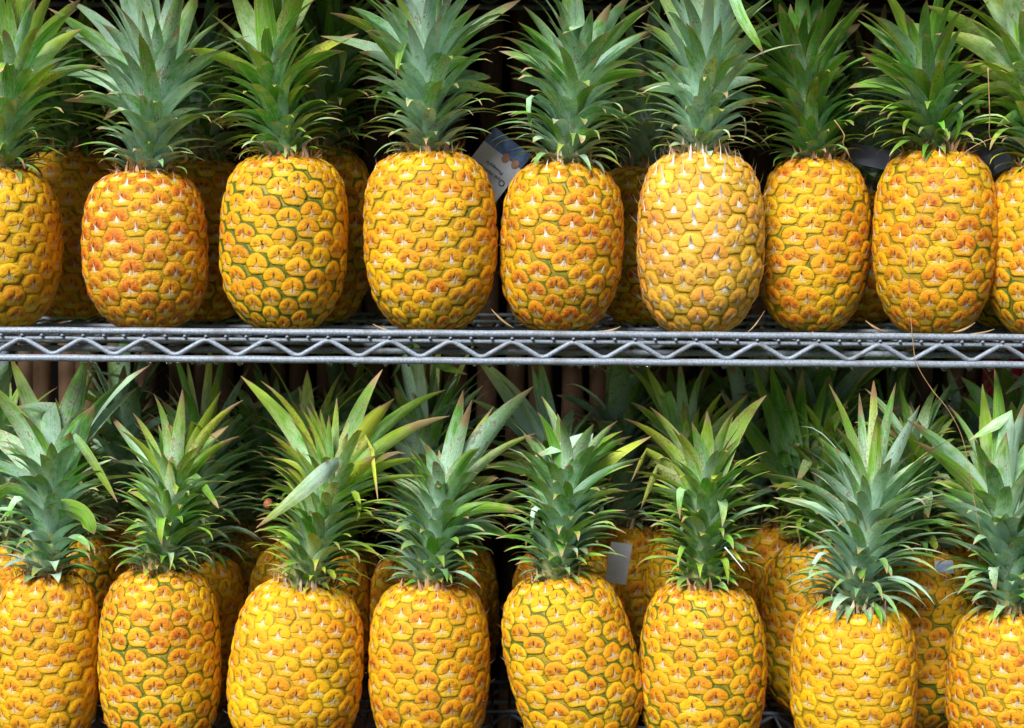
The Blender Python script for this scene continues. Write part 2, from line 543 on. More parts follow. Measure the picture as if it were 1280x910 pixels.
def build_fruit(root, Rr, H, P, seed):
    g = np.random.default_rng(seed)
    s, z, r = profile(Rr, H, P.get('taper', 0.0), P.get('square', 0.78))
    S = s[-1]
    ph = g.uniform(0, 6.28, 4)
    lump = P.get('lump', 0.024)

    def surf(th, sv):
        zz_ = np.interp(sv, s, z); rr = np.interp(sv, s, r)
        rr = rr * (1 + lump * (np.sin(2 * th + ph[0]) + 0.6 * np.sin(3 * th + ph[1] + zz_ / H * 3)))
        bx = 0.02 * Rr * math.sin(ph[2]) * np.sin(zz_ / H * math.pi) + P.get('bulge', 0.0) * Rr * np.exp(-((zz_ / H - 0.30) / 0.25) ** 2)
        return np.stack([rr * np.cos(th) + bx, rr * np.sin(th), zz_ + 0 * th], -1)

    def normal(th, sv):
        e = 1e-3
        dt = surf(th + e, sv) - surf(th - e, sv)
        ds = surf(th, np.minimum(sv + 0.0006, S)) - surf(th, np.maximum(sv - 0.0006, 0))
        n = np.cross(dt, ds)
        return n / (np.linalg.norm(n, axis=-1, keepdims=True) + 1e-12)

    # core (the grooves between the eyes)
    nt_, ns_ = 48, 40
    tt, sv = np.meshgrid(np.linspace(0, 2 * math.pi, nt_, endpoint=False), np.linspace(0, S, ns_))
    pos = surf(tt, sv) - normal(tt, sv) * 0.0007
    V = pos.reshape(-1, 3)
    F = [(i * nt_ + k_, i * nt_ + (k_ + 1) % nt_, (i + 1) * nt_ + (k_ + 1) % nt_, (i + 1) * nt_ + k_) for i in range(ns_ - 1) for k_ in range(nt_)]
    F += [tuple(reversed(range(nt_))), tuple((ns_ - 1) * nt_ + k_ for k_ in range(nt_))]
    color = (P.get('green', 0.35), P.get('ripe', 0.4) * 0.78, P.get('pale', 0.5))
    fruit = obj('fruit', mesh('fruit', V, F, [MAT_CORE]), root, color=color)

    Nc = P.get('nc') or max(12, int(round(2 * math.pi * Rr / 0.0280)))
    kk = int(round(Nc * 0.45))
    f = kk / Nc
    h0 = 0.95 * 2 * math.pi * Rr / Nc
    # row parameter -> arc length, rows shrink to the top and grow to the base
    sm = np.linspace(0, S, 300)
    rel = sm / S
    hloc = h0 * (1.06 - 0.20 * rel) * (1 - 0.42 * sstep(rel, 0.80, 0.98)) * (1 - 0.25 * sstep(rel, 0.2, 0.04))
    vm = np.r_[0, np.cumsum(np.diff(sm) / ((hloc[1:] + hloc[:-1]) / 2))]
    VT = vm[-1]
    hand = P.get('hand', 1)
    tw = P.get('twist', g.uniform(0.03, 0.10)) * hand
    th0 = g.uniform(0, 6.28)
    dth = 2 * math.pi / Nc
    v_lo = np.interp(0.10 * S, sm, vm); v_hi = np.interp(0.925 * S, sm, vm)
    spk = P.get('spike', 0.6)
    amp = P.get('amp', 1.0)
    for c in range(Nc):
        off = (c * f) % 1.0
        for j in range(-1, int(VT) + 2):
            v0 = j + off + g.normal(0, 0.06)
            if not (v_lo <= v0 <= v_hi): continue
            t0 = th0 + hand * c * dth + tw * v0 + g.normal(0, 0.05) * dth
            kx, ky = g.uniform(0.93, 1.045), g.uniform(0.93, 1.03)
            a, b = AB[:, 0] * kx, AB[:, 1] * ky
            # small outline irregularity
            qa = np.arctan2(AB[:, 1], AB[:, 0])
            w = 1 + 0.022 * np.sin(2 * qa + g.uniform(0, 6.28)) + 0.018 * np.sin(3 * qa + g.uniform(0, 6.28)) + 0.012 * np.sin(5 * qa + g.uniform(0, 6.28))
            a, b = a * w, b * w
            th = t0 + a * dth
            sv = np.interp(np.clip(v0 + b, 0, VT), vm, sm)
            top = sstep(AB[:, 1], -0.24, -0.12)
            ell = np.hypot(AB[:, 0] / 0.625, (AB[:, 1] + 0.10) / 0.62)
            edge_t = np.interp(ell, [0, 0.24, 0.5, 0.76, 0.90, 1.0, 1.2], [0.74, 0.92, 1.0, 0.90, 0.66, 0.06, -0.05])
            edge_b = np.interp(RHO, [0, 0.24, 0.5, 0.76, 0.91, 1.0], [0.86, 0.88, 0.82, 0.72, 0.52, 0.06])
            d = (edge_t * 0.0022 * top + edge_b * 0.0016 * (1 - top)) * amp * g.uniform(0.65, 1.2)
            tlx, tly = g.normal(0, 0.0007, 2)
            d = d + (AB[:, 0] * tlx + AB[:, 1] * tly) * (1 - RHO)
            lobes = np.exp(-((np.abs(AB[:, 0]) - 0.26) / 0.15) ** 2) * np.exp(-((AB[:, 1] - 0.04) / 0.17) ** 2)
            d = d + lobes * 0.0006 * amp - np.exp(-(AB[:, 0] / 0.10) ** 2 - ((AB[:, 1] - 0.05) / 0.14) ** 2) * 0.0007
            pos = surf(th, sv) + normal(th, sv) * d[:, None]
            cen = pos[-1].copy()
            # dry bract spike rising from the middle of the eye
            srel = sv[-1] / S
            big_ = 1 + 1.3 * sstep(srel, 0.80, 0.93)
            sl = spk * g.uniform(0.55, 1.25) * big_
            lift = g.uniform(0.5, 1.3)
            sk = g.normal(0, 0.07); wv = g.uniform(0.35, 1.25)
            thorn = g.uniform(0.0005, 0.0036) + (0.0052 if g.random() < 0.45 else 0.0) + max(0.0, spk * min(big_, 1.5) - 0.75) * 0.010 * lift
            kt = [(-0.30, 0.105, 0.0002, 0), (-0.16, 0.090, 0.0010, 0.3), (-0.03, 0.052, 0.0013, 0.55),
                  (0.10 * sl, 0.048, 0.0016 + thorn * 0.40, 0.78), (0.12 + 0.24 * sl, 0.006, 0.0018 + thorn, 1.0)]
            if g.random() < P.get('nospike', 0.50 - 0.4 * min(1.0, spk)):
                kt[-1] = (0.05, 0.012, 0.0012, 1.0); kt[-2] = (0.02, 0.03, 0.0014, 0.78)
            sa, sb, sdp, suv = [], [], [], []
            for q_, (bb, hw, up_, vv) in enumerate(kt):
                for sx, uu in ((-1, 0.0), (0, 0.5), (1, 1.0)):
                    sa.append(sx * hw * (0.45 + 0.75 * spk) * wv + sk * vv); sb.append(bb)
                    sdp.append(up_ + (0.0009 if sx == 0 else 0.0) * (1 - vv) + d[-1] * 0.45)
                    suv.append((uu, vv))
            sa, sb, sdp = map(np.array, (sa, sb, sdp))
            th2 = t0 + sa * dth; sv2 = np.interp(np.clip(v0 + sb, 0, VT), vm, sm)
            pos2 = surf(th2, sv2) + normal(th2, sv2) * sdp[:, None]
            F2 = [(NB + 3 * i + k_, NB + 3 * i + k_ + 1, NB + 3 * (i + 1) + k_ + 1, NB + 3 * (i + 1) + k_) for i in range(4) for k_ in range(2)]
            V = np.vstack([pos, pos2]) - cen
            fs = EF if hand > 0 else EF
            me = mesh('fruit_eye', V, fs + F2, [MAT_EYE, MAT_SPIKE], True, [0] * len(EF) + [1] * 8,
                      np.vstack([AB, np.array(suv)]), np.r_[RHO, np.zeros(15)])
            pn = 0.5 + 0.5 * math.sin(2.1 * t0 + ph[0] + 5 * srel) * math.sin(7 * srel + ph[1] + t0)
            ec = (float(np.clip(color[0] + P.get('gbase', 0.0) * (1 - srel) ** 1.5 * (0.4 + 0.9 * pn) + g.normal(0, .05) - 0.1 * (1 - pn), 0, 1)),
                  float(np.clip(color[1] + 0.40 * (pn - 0.5) + g.normal(0, .05) + 0.30 * sstep(srel, .30, .08), 0, 1)), color[2])
            o = obj('fruit_eye', me, fruit, cen, ec)
            o['az'] = float(math.atan2(cen[1], cen[0]))
    # dry collar of withered bracts under the crown
    V, F, U = [], [], []
    nb = 64
    for i in range(nb):
        th_ = i * 2.39996 + g.normal(0, .1)
        sr = g.uniform(0.885, 0.970) * S
        hw = g.uniform(0.05, 0.10)
        ln = g.uniform(0.010, 0.026)
        base = surf(np.array([th_ - hw, th_ + hw]), np.array([sr, sr]))
        nn = normal(np.array([th_]), np.array([sr]))[0]
        mid = base.mean(0)
        out = np.array([mid[0], mid[1], 0]); out /= np.linalg.norm(out) + 1e-9
        up_ = np.array([0, 0, 1.0])
        dirn = up_ * g.uniform(0.35, 1.0) + out * g.uniform(-0.25, 0.6) + g.normal(0, .18, 3)
        dirn /= np.linalg.norm(dirn)
        n0 = len(V)
        m1 = base + dirn * ln * 0.5 + nn * 0.001
        tip = mid + dirn * ln + out * 0.001
        ctr = mid + nn * 0.0025
        V += [base[0] - nn * 0.001, ctr, base[1] - nn * 0.001, m1[0] * 0.8 + m1[1] * 0.2, m1.mean(0) + nn * 0.0012, m1[1] * 0.8 + m1[0] * 0.2, tip]
        U += [(0, 0), (.5, 0), (1, 0), (0, .5), (.5, .5), (1, .5), (.5, 1)]
        F += [(n0, n0 + 1, n0 + 4, n0 + 3), (n0 + 1, n0 + 2, n0 + 5, n0 + 4), (n0 + 3, n0 + 4, n0 + 6), (n0 + 4, n0 + 5, n0 + 6)]
    obj('dry_collar', mesh('dry_collar', V, F, [MAT_SPIKE], True, None, U), root, color=(color[0], color[1], color[2] * 0.75))
    return fruit


NT, NU = 11, 5


def leaf_mesh(P, side, W, chan, cut, shape, flat_n):
    """P: NT curve points, side: NT side vectors"""
    t = np.linspace(0, 1, NT)
    if shape == 'short': w = W * np.interp(t, [0, .15, .4, .65, .85, 1.0], [0.95, 1.0, .80, .50, .24, 0.0])
    else: w = W * np.interp(t, [0, .12, .35, .6, .8, .92, 1.0], [0.86, 1.0, 0.97, .80, .50, .24, 0.0])
    if cut: w = W * np.interp(t, [0, .2, .6, .9, 1.0], [0.86, 1.0, 0.90, .50, .08])
    w = np.maximum(w, 0.0006)
    T = np.gradient(P, axis=0); T /= np.linalg.norm(T, axis=1, keepdims=True) + 1e-9
    side = side - (side * T).sum(1, keepdims=True) * T
    side /= np.linalg.norm(side, axis=1, keepdims=True) + 1e-9
    N = np.cross(side, T)
    if (N * flat_n).sum() < 0: N = -N
    us = np.linspace(-1, 1, NU)
    V, U = [], []
    for i in range(NT):
        ch = chan * (1 - 0.45 * t[i])
        for u in us:
            ang = u * ch * 1.5
            # arc-shaped channel, edges rising on the inner side
            if ch > 0.02:
                rad = w[i] / 2 / (ch * 1.5)
                x_, y_ = rad * math.sin(ang), rad * (1 - math.cos(ang))
            else: x_, y_ = u * w[i] / 2, 0
            V.append(P[i] + side[i] * x_ + N[i] * y_); U.append(((u + 1) / 2, t[i]))
    F = [(i * NU + k_, i * NU + k_ + 1, (i + 1) * NU + k_ + 1, (i + 1) * NU + k_) for i in range(NT - 1) for k_ in range(NU - 1)]
    return np.array(V), F, U


def add_leaf(crown, P, side, W, chan, color, cut=False, shape='long', flat_n=None):
    V, F, U = leaf_mesh(P, side, W, chan, cut, shape, flat_n)
    o0 = V[NU // 2].copy()
    return obj('leaf', mesh('leaf', V - o0, F, [MAT_LEAF], True, None, U), crown, o0, color)


def build_crown(root, base, axis_end, P, heroes, seed):
    """base, axis_end in the pineapple's own frame; heroes: (tip, width mm, yellow, depth)"""
    g = np.random.default_rng(seed + 500)
    base, end = np.array(base), np.array(axis_end)
    A = end - base
    Hs = np.linalg.norm(A); A = A / Hs
    X = np.cross([0, 1.0, 0], A); X /= np.linalg.norm(X)
    Yv = np.cross(A, X)
    V, F = tube([base - A * 0.012 + A * (Hs + 0.012) * i / 6 for i in range(7)], [0.027, 0.026, 0.022, 0.018, 0.014, 0.010, 0.006], 10)
    crown = obj('crown', mesh('crown', V, F, [MAT_STEM]), root)
    yl, gl, br = P.get('yellow', 0.15), P.get('glau', 0.5), P.get('bri', 0.6)
    N = int(P.get('n', 62) * 2.1)
    L0, L1 = P.get('l0', 0.058) * 1.25, P.get('l1', 0.125) * 1.32
    W0, W1 = P.get('w0', 0.0165) * 1.12, P.get('w1', 0.023) * 0.84
    t = np.linspace(0, 1, NT)
    ph0 = g.uniform(0, 6.28)
    for i in range(N):
        q = (i + 0.5) / N
        phi = ph0 + i * 2.39996 + g.normal(0, 0.10)
        rad = np.cos(phi) * X + np.sin(phi) * Yv
        ln = (L0 + (L1 - L0) * q ** 1.5) * g.uniform(0.80, 1.18) * (0.58 + 0.42 * sstep(q, 0.0, 0.22))
        a0 = R(P.get('a0', 34) + 20 + 26 * q + g.normal(0, 6))
        a1 = R(P.get('a1', -30) + (37 - P.get('a1', -30)) * q ** 1.15 + g.normal(0, 13))
        W = (W0 + (W1 - W0) * sstep(q, 0, 0.7)) * g.uniform(0.85, 1.12)
        al = a0 + (a1 - a0) * t ** P.get('ap', 0.85)
        if g.random() < 0.30: al = al + R(-38) * sstep(t, 0.80, 1.0)       # hooked tip
        if q > 0.25 and g.random() < 0.03: al = al + R(-g.uniform(60, 120)) * sstep(t, 0.50, 0.60)      # creased and folded over
        cut = g.random() < P.get('cut', 0.07) and q > 0.2
        if cut: ln *= 0.65
        drift = g.normal(0, 0.16)
        dirs = np.cos(al)[:, None] * rad + np.sin(al)[:, None] * A
        tang = -np.sin(phi) * X + np.cos(phi) * Yv
        dirs = dirs + tang[None, :] * (drift * t)[:, None]
        dirs /= np.linalg.norm(dirs, axis=1, keepdims=True)
        st = base + A * (Hs * (q ** 1.18) * 0.97 - 0.003) + rad * (0.022 - 0.016 * q)
        pts = st + np.vstack([np.zeros(3), np.cumsum((dirs[:-1] + dirs[1:]) / 2, 0)]) * ln / (NT - 1)
        twi = g.normal(0, 0.22)
        side = tang[None, :] * np.cos(twi * t)[:, None] + A[None, :] * np.sin(twi * t)[:, None]
        c = (np.clip(yl + g.normal(0, .09), 0, 1), np.clip(gl + g.normal(0, .17) + 0.10 * (q - .5), 0, 1), np.clip(br + g.normal(0, .09), 0, 1))
        add_leaf(crown, pts, side, W, g.uniform(0.34, 0.60), c, cut, 'short' if q < 0.35 else 'long', (A - rad)[None, :])
    for hi, (tip, W, yv_, b0) in enumerate(heroes):
        tip = np.array(tip)
        rel = tip - base
        along = rel @ A
        perp = rel - along * A
        el = math.atan2(along - Hs * 0.75, np.linalg.norm(perp) + 1e-6)
        hb = b0 if b0 is not None else float(np.clip(0.62 + 0.30 * el / 1.2, 0.35, 0.95)) * g.uniform(0.92, 1.0)
        rd = perp / (np.linalg.norm(perp) + 1e-6)
        p0 = base + A * Hs * hb + rd * 0.006
        out = tip - p0
        L = np.linalg.norm(out); od = out / L
        arch = g.uniform(0.75, 1.15)
        d1 = 0.55 * arch * A + 0.45 * od; d1 /= np.linalg.norm(d1)
        d2 = od - 0.42 * arch * A + g.normal(0, 0.05, 3); d2 /= np.linalg.norm(d2)
        p1, p2 = p0 + d1 * L * 0.36, tip - d2 * L * 0.34
        tt = t[:, None]
        pts = (1 - tt) ** 3 * p0 + 3 * (1 - tt) ** 2 * tt * p1 + 3 * (1 - tt) * tt ** 2 * p2 + tt ** 3 * tip
        if hi > 2 and g.random() < 0.09:      # broken-over leaf
            k0 = int(g.integers(5, 8))
            dd = pts[k0:] - pts[k0]
            ln_ = np.linalg.norm(dd, axis=1, keepdims=True)
            nd = 0.45 * od - 0.75 * A + 0.25 * g.normal(0, 1, 3); nd /= np.linalg.norm(nd)
            pts[k0:] = pts[k0] + ln_ * nd
        T = np.gradient(pts, axis=0); T /= np.linalg.norm(T, axis=1, keepdims=True)
        nat = np.cross(A, rd)
        fc = np.cross(T, np.array([0, 1.0, 0]))
        sg = np.sign((fc @ nat).sum()) or 1.0
        kf = g.uniform(0.35, 0.70)
        side = nat[None, :] * (1 - kf) + sg * fc * kf
        c = (np.clip(yl + yv_ + g.normal(0, .06), 0, 1), np.clip(gl + g.normal(0, .15), 0, 1), np.clip(br + g.normal(0, .08), 0, 1))
        cut = g.random() < 0.06
        add_leaf(crown, pts, side, W, g.uniform(0.30, 0.52), c, cut, 'long', (A - rd)[None, :])
    return crown


# ------------------------------------------------------------------ the front pineapples
# fruit: cx, top y, bottom y or None, width (photo pixels), Y depth, tilt degrees; crown: axis top pixel; tips (x, y[, width px[, yellow]])
UP, LO = Z_UP, Z_LO
FRONT = [
 dict(n='A1', taper=.03, square=.85, cx=0, top=212, w=156, Y=.072, sh=UP, axis=(14, 108), green=.14, ripe=.12, pale=.35, spike=.5, yellow=.16, glau=.45, n_=58,
      label='sunny yellow pineapple beside the stubby reddish one, crown leaf with an orange scorched end',
      tips=[(100, 0, 20, .1), (103, 36, 22), (82, 90, 22), (52, 42, 20, .3), (8, -10, 20, .2), (128, 84, 16), (-25, 10, 22), (-50, 60, 20), (40, -40, 20, .2), (70, -20, 20, .2), (20, -60, 22, .3), (-10, -50, 22)]),
 dict(n='A2', taper=.07, square=.80, gbase=.0, cx=188, top=216, w=158, Y=.074, sh=UP, axis=(194, 118), green=.16, ripe=1.05, pale=.62, spike=.58, yellow=.06, glau=.68, n_=60, l0=.062, w1=.027,
      label='stubby reddish-orange pineapple with broad blue-green crown leaves arching sideways',
      tips=[(32, 93, 22), (79, 126, 21), (68, 32, 26), (86, 0, 26), (127, 30, 30), (112, 120, 18), (138, -50, 32), (166, -70, 28), (182, -70, 26), (222, -40, 22), (247, -8, 24), (240, 64, 26), (247, 108, 22), (60, 10, 22), (135, 72, 30)]),
 dict(n='A3', gbase=.95, square=.85, cx=355, top=196, w=159, Y=.070, sh=UP, axis=(338, 92), green=.50, ripe=.30, pale=.30, spike=.30, yellow=.24, glau=.42, n_=66, l0=.055, l1=.085, a0=38, a1=-40,
      label='golden pineapple with bright green rings round its lowest eyes and a slim tall green crown',
      tips=[(228, 62, 22, .18), (448, 42, 24, .15), (285, -30, 30, .12), (318, -60, 26, .15), (338, -90, 34, .18), (352, -90, 30, .15), (372, -80, 30, .1), (395, -50, 28, .05), (432, 64, 22), (410, -30, 22), (286, 82, 18), (398, 86, 20)]),
 dict(n='A4', taper=-.02, square=.95, gbase=.25, cx=538, top=190, w=166, Y=.068, sh=UP, axis=(532, 82), green=.30, ripe=.45, pale=.62, spike=.45, yellow=.08, glau=.66, n_=60, w1=.026,
      label='large round-shouldered golden pineapple next to the printed card, one long leaf arching sideways',
      tips=[(437, 8, 24), (412, 16, 22, .08), (462, 46, 26), (448, 65, 22), (466, 112, 18), (482, -50, 26), (508, -70, 28), (552, -25, 26), (565, 29, 27), (600, 5, 22), (634, 118, 27, .05), (598, 90, 22), (613, 97, 20), (586, 72, 20), (520, 70, 26), (400, 45, 20), (650, 0, 24)]),
 dict(n='A5', a1=-50, square=.88, gbase=.2, cx=697, top=205, w=160, Y=.072, sh=UP, axis=(722, 96), green=.42, ripe=.68, pale=.58, spike=.52, yellow=.06, glau=.60, n_=70, l0=.070, l1=.105,
      label='deep orange pineapple with a full symmetrical fountain of curved blue-green leaves',
      tips=[(654, 7, 18), (648, 28, 20), (630, 46, 20), (624, 64, 19), (690, 43, 20), (703, -30, 22), (718, -40, 22), (745, -45, 24), (764, 4, 24), (792, -10, 22), (818, 2, 20), (815, 38, 20), (778, 80, 22), (812, 93, 22), (803, 155, 18), (640, 98, 17)]),
 dict(n='A6', taper=.03, square=.85, cx=873, top=192, w=164, Y=.064, sh=UP, axis=(882, 86), green=.10, ripe=.25, pale=.98, spike=1.25, yellow=.16, glau=.72, bri=.68, n_=58,
      label='pale bristly pineapple covered in white pointed spikes, whitish-green crown',
      tips=[(802, 28, 18, .2), (817, -20, 26, .2), (806, 76, 16), (838, 82, 20), (860, -60, 26, .1), (885, -80, 28, .1), (836, -50, 28, .2), (935, 34, 24), (949, 67, 20), (951, 100, 18), (957, 0, 24), (978, 27, 22), (960, 82, 18), (905, -60, 26), (798, 112, 18), (960, 130, 16), (920, -50, 24)]),
 dict(n='A7', taper=.05, square=.85, gbase=.15, cx=1012, top=198, w=143, Y=.125, sh=UP, axis=(1006, 102), green=.46, ripe=.62, pale=.40, spike=.45, yellow=.04, glau=.36, bri=.46, n_=64, l0=.058,
      label='slimmer pineapple pressed against the bristly pale one, dark bluish-green crown',
      tips=[(1033, 117, 20, .25), (1013, 130, 16, .1), (988, 5, 24), (996, 30, 20), (1030, -30, 26, .1), (1064, -20, 28), (1086, 4, 24), (1075, 30, 24), (1046, 69, 22), (1056, 92, 20), (942, 80, 20), (962, -20, 24), (1000, -50, 24), (1068, 62, 18), (935, 40, 20)]),
 dict(n='A8', a1=-50, cx=1164, top=189, w=156, Y=.070, sh=UP, axis=(1160, 104), green=.40, ripe=.62, pale=.45, spike=.40, yellow=.10, glau=.34, bri=.50, n_=64, l0=.068, l1=.110, taper=-.03, square=.85,
      label='orange pineapple crossed by a dry thread, crown of drooping dull green leaves',
      tips=[(1072, 25, 30), (1076, 66, 24), (1062, 110, 20), (1100, -20, 20), (1138, -20, 22, .1), (1156, 8, 24, .12), (1152, 68, 26, .05), (1190, 30, 24, .08), (1202, 62, 24), (1214, 77, 22), (1192, 128, 18), (1180, -30, 26), (1098, 95, 20), (1225, 100, 20)]),
 dict(n='A9', square=.9, gbase=.3, cx=1304, top=208, w=154, Y=.066, sh=UP, axis=(1288, 92), green=.42, ripe=.40, pale=.45, spike=.50, yellow=.26, glau=.46, n_=58, w1=.026,
      label='yellow pineapple with a straw-tinted crown fanning beside the drooping dull green one',
      tips=[(1168, 43, 26, .05), (1155, 6, 26), (1200, 84, 26, .1), (1208, 115, 24), (1228, -30, 30, .15), (1252, -70, 30, .15), (1228, 135, 22), (1246, 158, 18), (1210, -30, 28, .1), (1275, -80, 30, .1), (1310, -80, 28), (1258, 92, 24, .2), (1300, -20, 26)]),
 dict(n='L1', taper=.06, square=.85, cx=57, top=716, w=142, Y=.075, sh=LO, axis=(66, 592), green=.16, ripe=.50, pale=.48, spike=.40, yellow=.04, glau=.66, n_=50, l0=.060, l1=.085, w0=.021, w1=.028,
      label='orange pineapple beneath very broad pale green leaves, a dark folded leaf on its crown',
      tips=[(108, 446, 34), (12, 444, 38), (-22, 472, 36), (-36, 530, 34), (119, 506, 36), (188, 456, 24), (158, 472, 20), (172, 484, 22), (22, 596, 34), (192, 597, 12, .22), (-30, 610, 28), (-50, 570, 30), (60, 470, 26), (88, 540, 34), (40, 450, 20, .1)]),
 dict(n='L2', a1=-35, taper=.04, square=.85, gbase=.35, cx=205, top=711, w=157, Y=.070, sh=LO, axis=(216, 606), green=.56, ripe=.48, pale=.36, spike=.35, yellow=.20, glau=.42, n_=74, l0=.050, l1=.075, w0=.0145, w1=.019,
      label='pineapple with green-lined lower eyes and a compact bushy bright green crown',
      tips=[(135, 515, 17, .1), (151, 538, 14, .35), (147, 556, 15, .2), (166, 516, 13, .2), (192, 492, 18), (228, 486, 18), (271, 479, 18, .05), (276, 489, 18, .2), (304, 500, 15, .15), (300, 545, 15), (286, 532, 18), (160, 590, 15), (161, 615, 14), (284, 580, 16), (275, 602, 15), (215, 570, 20, .1), (220, 600, 20, .2), (208, 528, 16)]),
 dict(n='L3', cx=358, top=732, w=170, Y=.066, sh=LO, axis=(414, 606), green=.18, ripe=.30, pale=.55, spike=.32, yellow=.34, glau=.36, n_=64, tilt=6.5, l0=.060, l1=.095, taper=.12, square=.85,
      label='bright yellow leaning pineapple with a wild yellow-green crown and a snapped drooping leaf',
      tips=[(301, 470, 26, .05), (326, 476, 16, .2), (383, 507, 16), (421, 497, 13, .1), (478, 462, 22), (493, 498, 28, .28), (517, 488, 20, .15), (558, 487, 20), (562, 520, 22), (546, 598, 12, .3), (531, 574, 20, .05), (471, 569, 28, .22), (345, 558, 14), (333, 540, 16), (455, 500, 26, .2), (325, 606, 15), (370, 560, 16)]),
 dict(n='L4', square=.85, gbase=.15, cx=538, top=728, w=155, Y=.072, sh=LO, axis=(552, 622), green=.30, ripe=.48, pale=.45, spike=.40, yellow=.08, glau=.60, n_=66, l0=.058, l1=.080,
      label='pineapple with a lopsided blue-green crown, its long upright leaves leaning one way',
      tips=[(667, 483, 32), (617, 508, 14, .3), (672, 541, 16, .1), (579, 487, 22), (531, 554, 24), (566, 574, 24), (530, 600, 18), (623, 597, 26, .2), (643, 674, 20), (658, 642, 20), (656, 606, 18), (590, 500, 18), (484, 640, 14), (600, 560, 22)]),
 dict(n='L5', taper=.05, square=.92, bulge=.09, cx=728, top=724, w=168, Y=.060, sh=LO, axis=(709, 606), green=.62, ripe=.35, pale=.42, spike=.36, yellow=.12, glau=.52, n_=64, tilt=-8.5, l0=.052, l1=.090,
      label='leaning golden pineapple with green-edged eyes and a straight spiky green crown',
      tips=[(655, 543, 18), (672, 515, 18), (697, 517, 22), (766, 482, 20), (750, 502, 24), (815, 545, 17, .15), (806, 572, 17, .1), (786, 614, 15), (772, 526, 17), (645, 560, 16), (700, 585, 22, .1), (742, 530, 22), (648, 600, 14), (716, 630, 20, .1), (790, 545, 20)]),
 dict(n='L6', taper=.06, square=.9, gbase=.2, cx=874, top=729, w=168, Y=.070, sh=LO, axis=(882, 606), green=.56, ripe=.45, pale=.40, spike=.42, yellow=.22, glau=.40, n_=70, l0=.054, l1=.080,
      label='pineapple under a shaggy olive-green crown with a small white plastic tie',
      tips=[(780, 523, 24, .12), (812, 508, 22, .25), (884, 514, 20, .2), (919, 512, 22), (958, 494, 26, .05), (775, 570, 18, .1), (779, 590, 15), (786, 613, 15), (944, 580, 20), (953, 632, 15), (905, 580, 20), (766, 549, 14, .05), (890, 560, 24, .2), (850, 540, 22, .15)]),
 dict(n='L7', a1=-55, cx=1069, top=758, w=166, Y=.040, sh=LO, axis=(1086, 640), green=.24, ripe=.42, pale=.50, spike=.36, yellow=.06, glau=.64, n_=74, l0=.072, l1=.110, square=.62,
      label='squat golden pineapple with a wide dense crown of hooked blue-green leaves',
      tips=[(1024, 547, 28, .05), (1008, 583, 20), (957, 592, 16), (967, 622, 16), (1057, 520, 24), (1074, 491, 16, .12), (1092, 476, 14, .3), (1120, 478, 18, .1), (1150, 506, 24), (1036, 480, 14), (1163, 568, 20), (1146, 580, 18), (1152, 612, 20), (1128, 600, 20), (1085, 610, 26), (1070, 640, 24), (1045, 560, 26)]),
 dict(n='L8', square=.8, cx=1258, top=763, w=160, Y=.045, sh=LO, axis=(1250, 640), green=.34, ripe=.55, pale=.55, spike=.5, yellow=.08, glau=.56, n_=56, l0=.062, l1=.095, w1=.030,
      label='orange pineapple with tall straight sword-like leaves before the red cloth',
      tips=[(1134, 525, 26), (1141, 550, 22), (1178, 610, 24), (1162, 625, 22), (1185, 506, 20), (1221, 470, 20, .1), (1228, 480, 22, .1), (1243, 460, 26), (1274, 466, 26), (1296, 480, 24), (1258, 540, 28), (1305, 530, 26), (1240, 650, 30), (1222, 560, 26, .1), (1275, 600, 32)]),
]

ROOTS = {}
for idx, D in enumerate(FRONT):
    up = D['sh'] == UP
    Y = D['Y']
    s = mm_per_px(Y)
    tilt = R(D.get('tilt', (0.6, -1.4, 1.2, -0.8, 1.6, -0.5, 0.9)[idx % 7]))
    b = at(D['cx'], 415 if up else 925, Y)
    root = obj('pineapple', None, None, (b.x, Y, D['sh']), label=D['label'], cat='pineapple',
               group='pineapples standing along the ' + ('upper' if up else 'lower') + ' shelf edge')
    Rr = D['w'] * s / 2 - 0.0030
    ztop = at(D['cx'], D['top'], Y).z
    H = (ztop - D['sh']) / math.cos(tilt)
    root.rotation_euler = (0, tilt, 0)
    if tilt: root.location.z += 0.5 * Rr * abs(math.sin(tilt))
    mw = Matrix.Translation(root.location) @ Matrix.Rotation(tilt, 4, 'Y')
    inv = mw.inverted()
    build_fruit(root, Rr, H, dict(D, hand=1 if idx % 3 else -1), 100 + idx)
    base = Vector((0, 0, H - 0.004))
    end = inv @ at(*D['axis'], Y)
    g = random.Random(900 + idx)
    heroes = []
    for t in D['tips']:
        side = abs(t[0] - D['axis'][0])
        dy = g.choice((-1, -1, -1, 1)) * g.uniform(0.012, 0.05)
        tp = inv @ at(t[0], t[1], Y + dy)
        heroes.append((tp, (t[2] if len(t) > 2 else 22) * s * 1.10, t[3] if len(t) > 3 else 0.0, None))
    build_crown(root, base, end, dict(D, n=D['n_']), heroes, 300 + idx)
    ROOTS[D['n']] = root

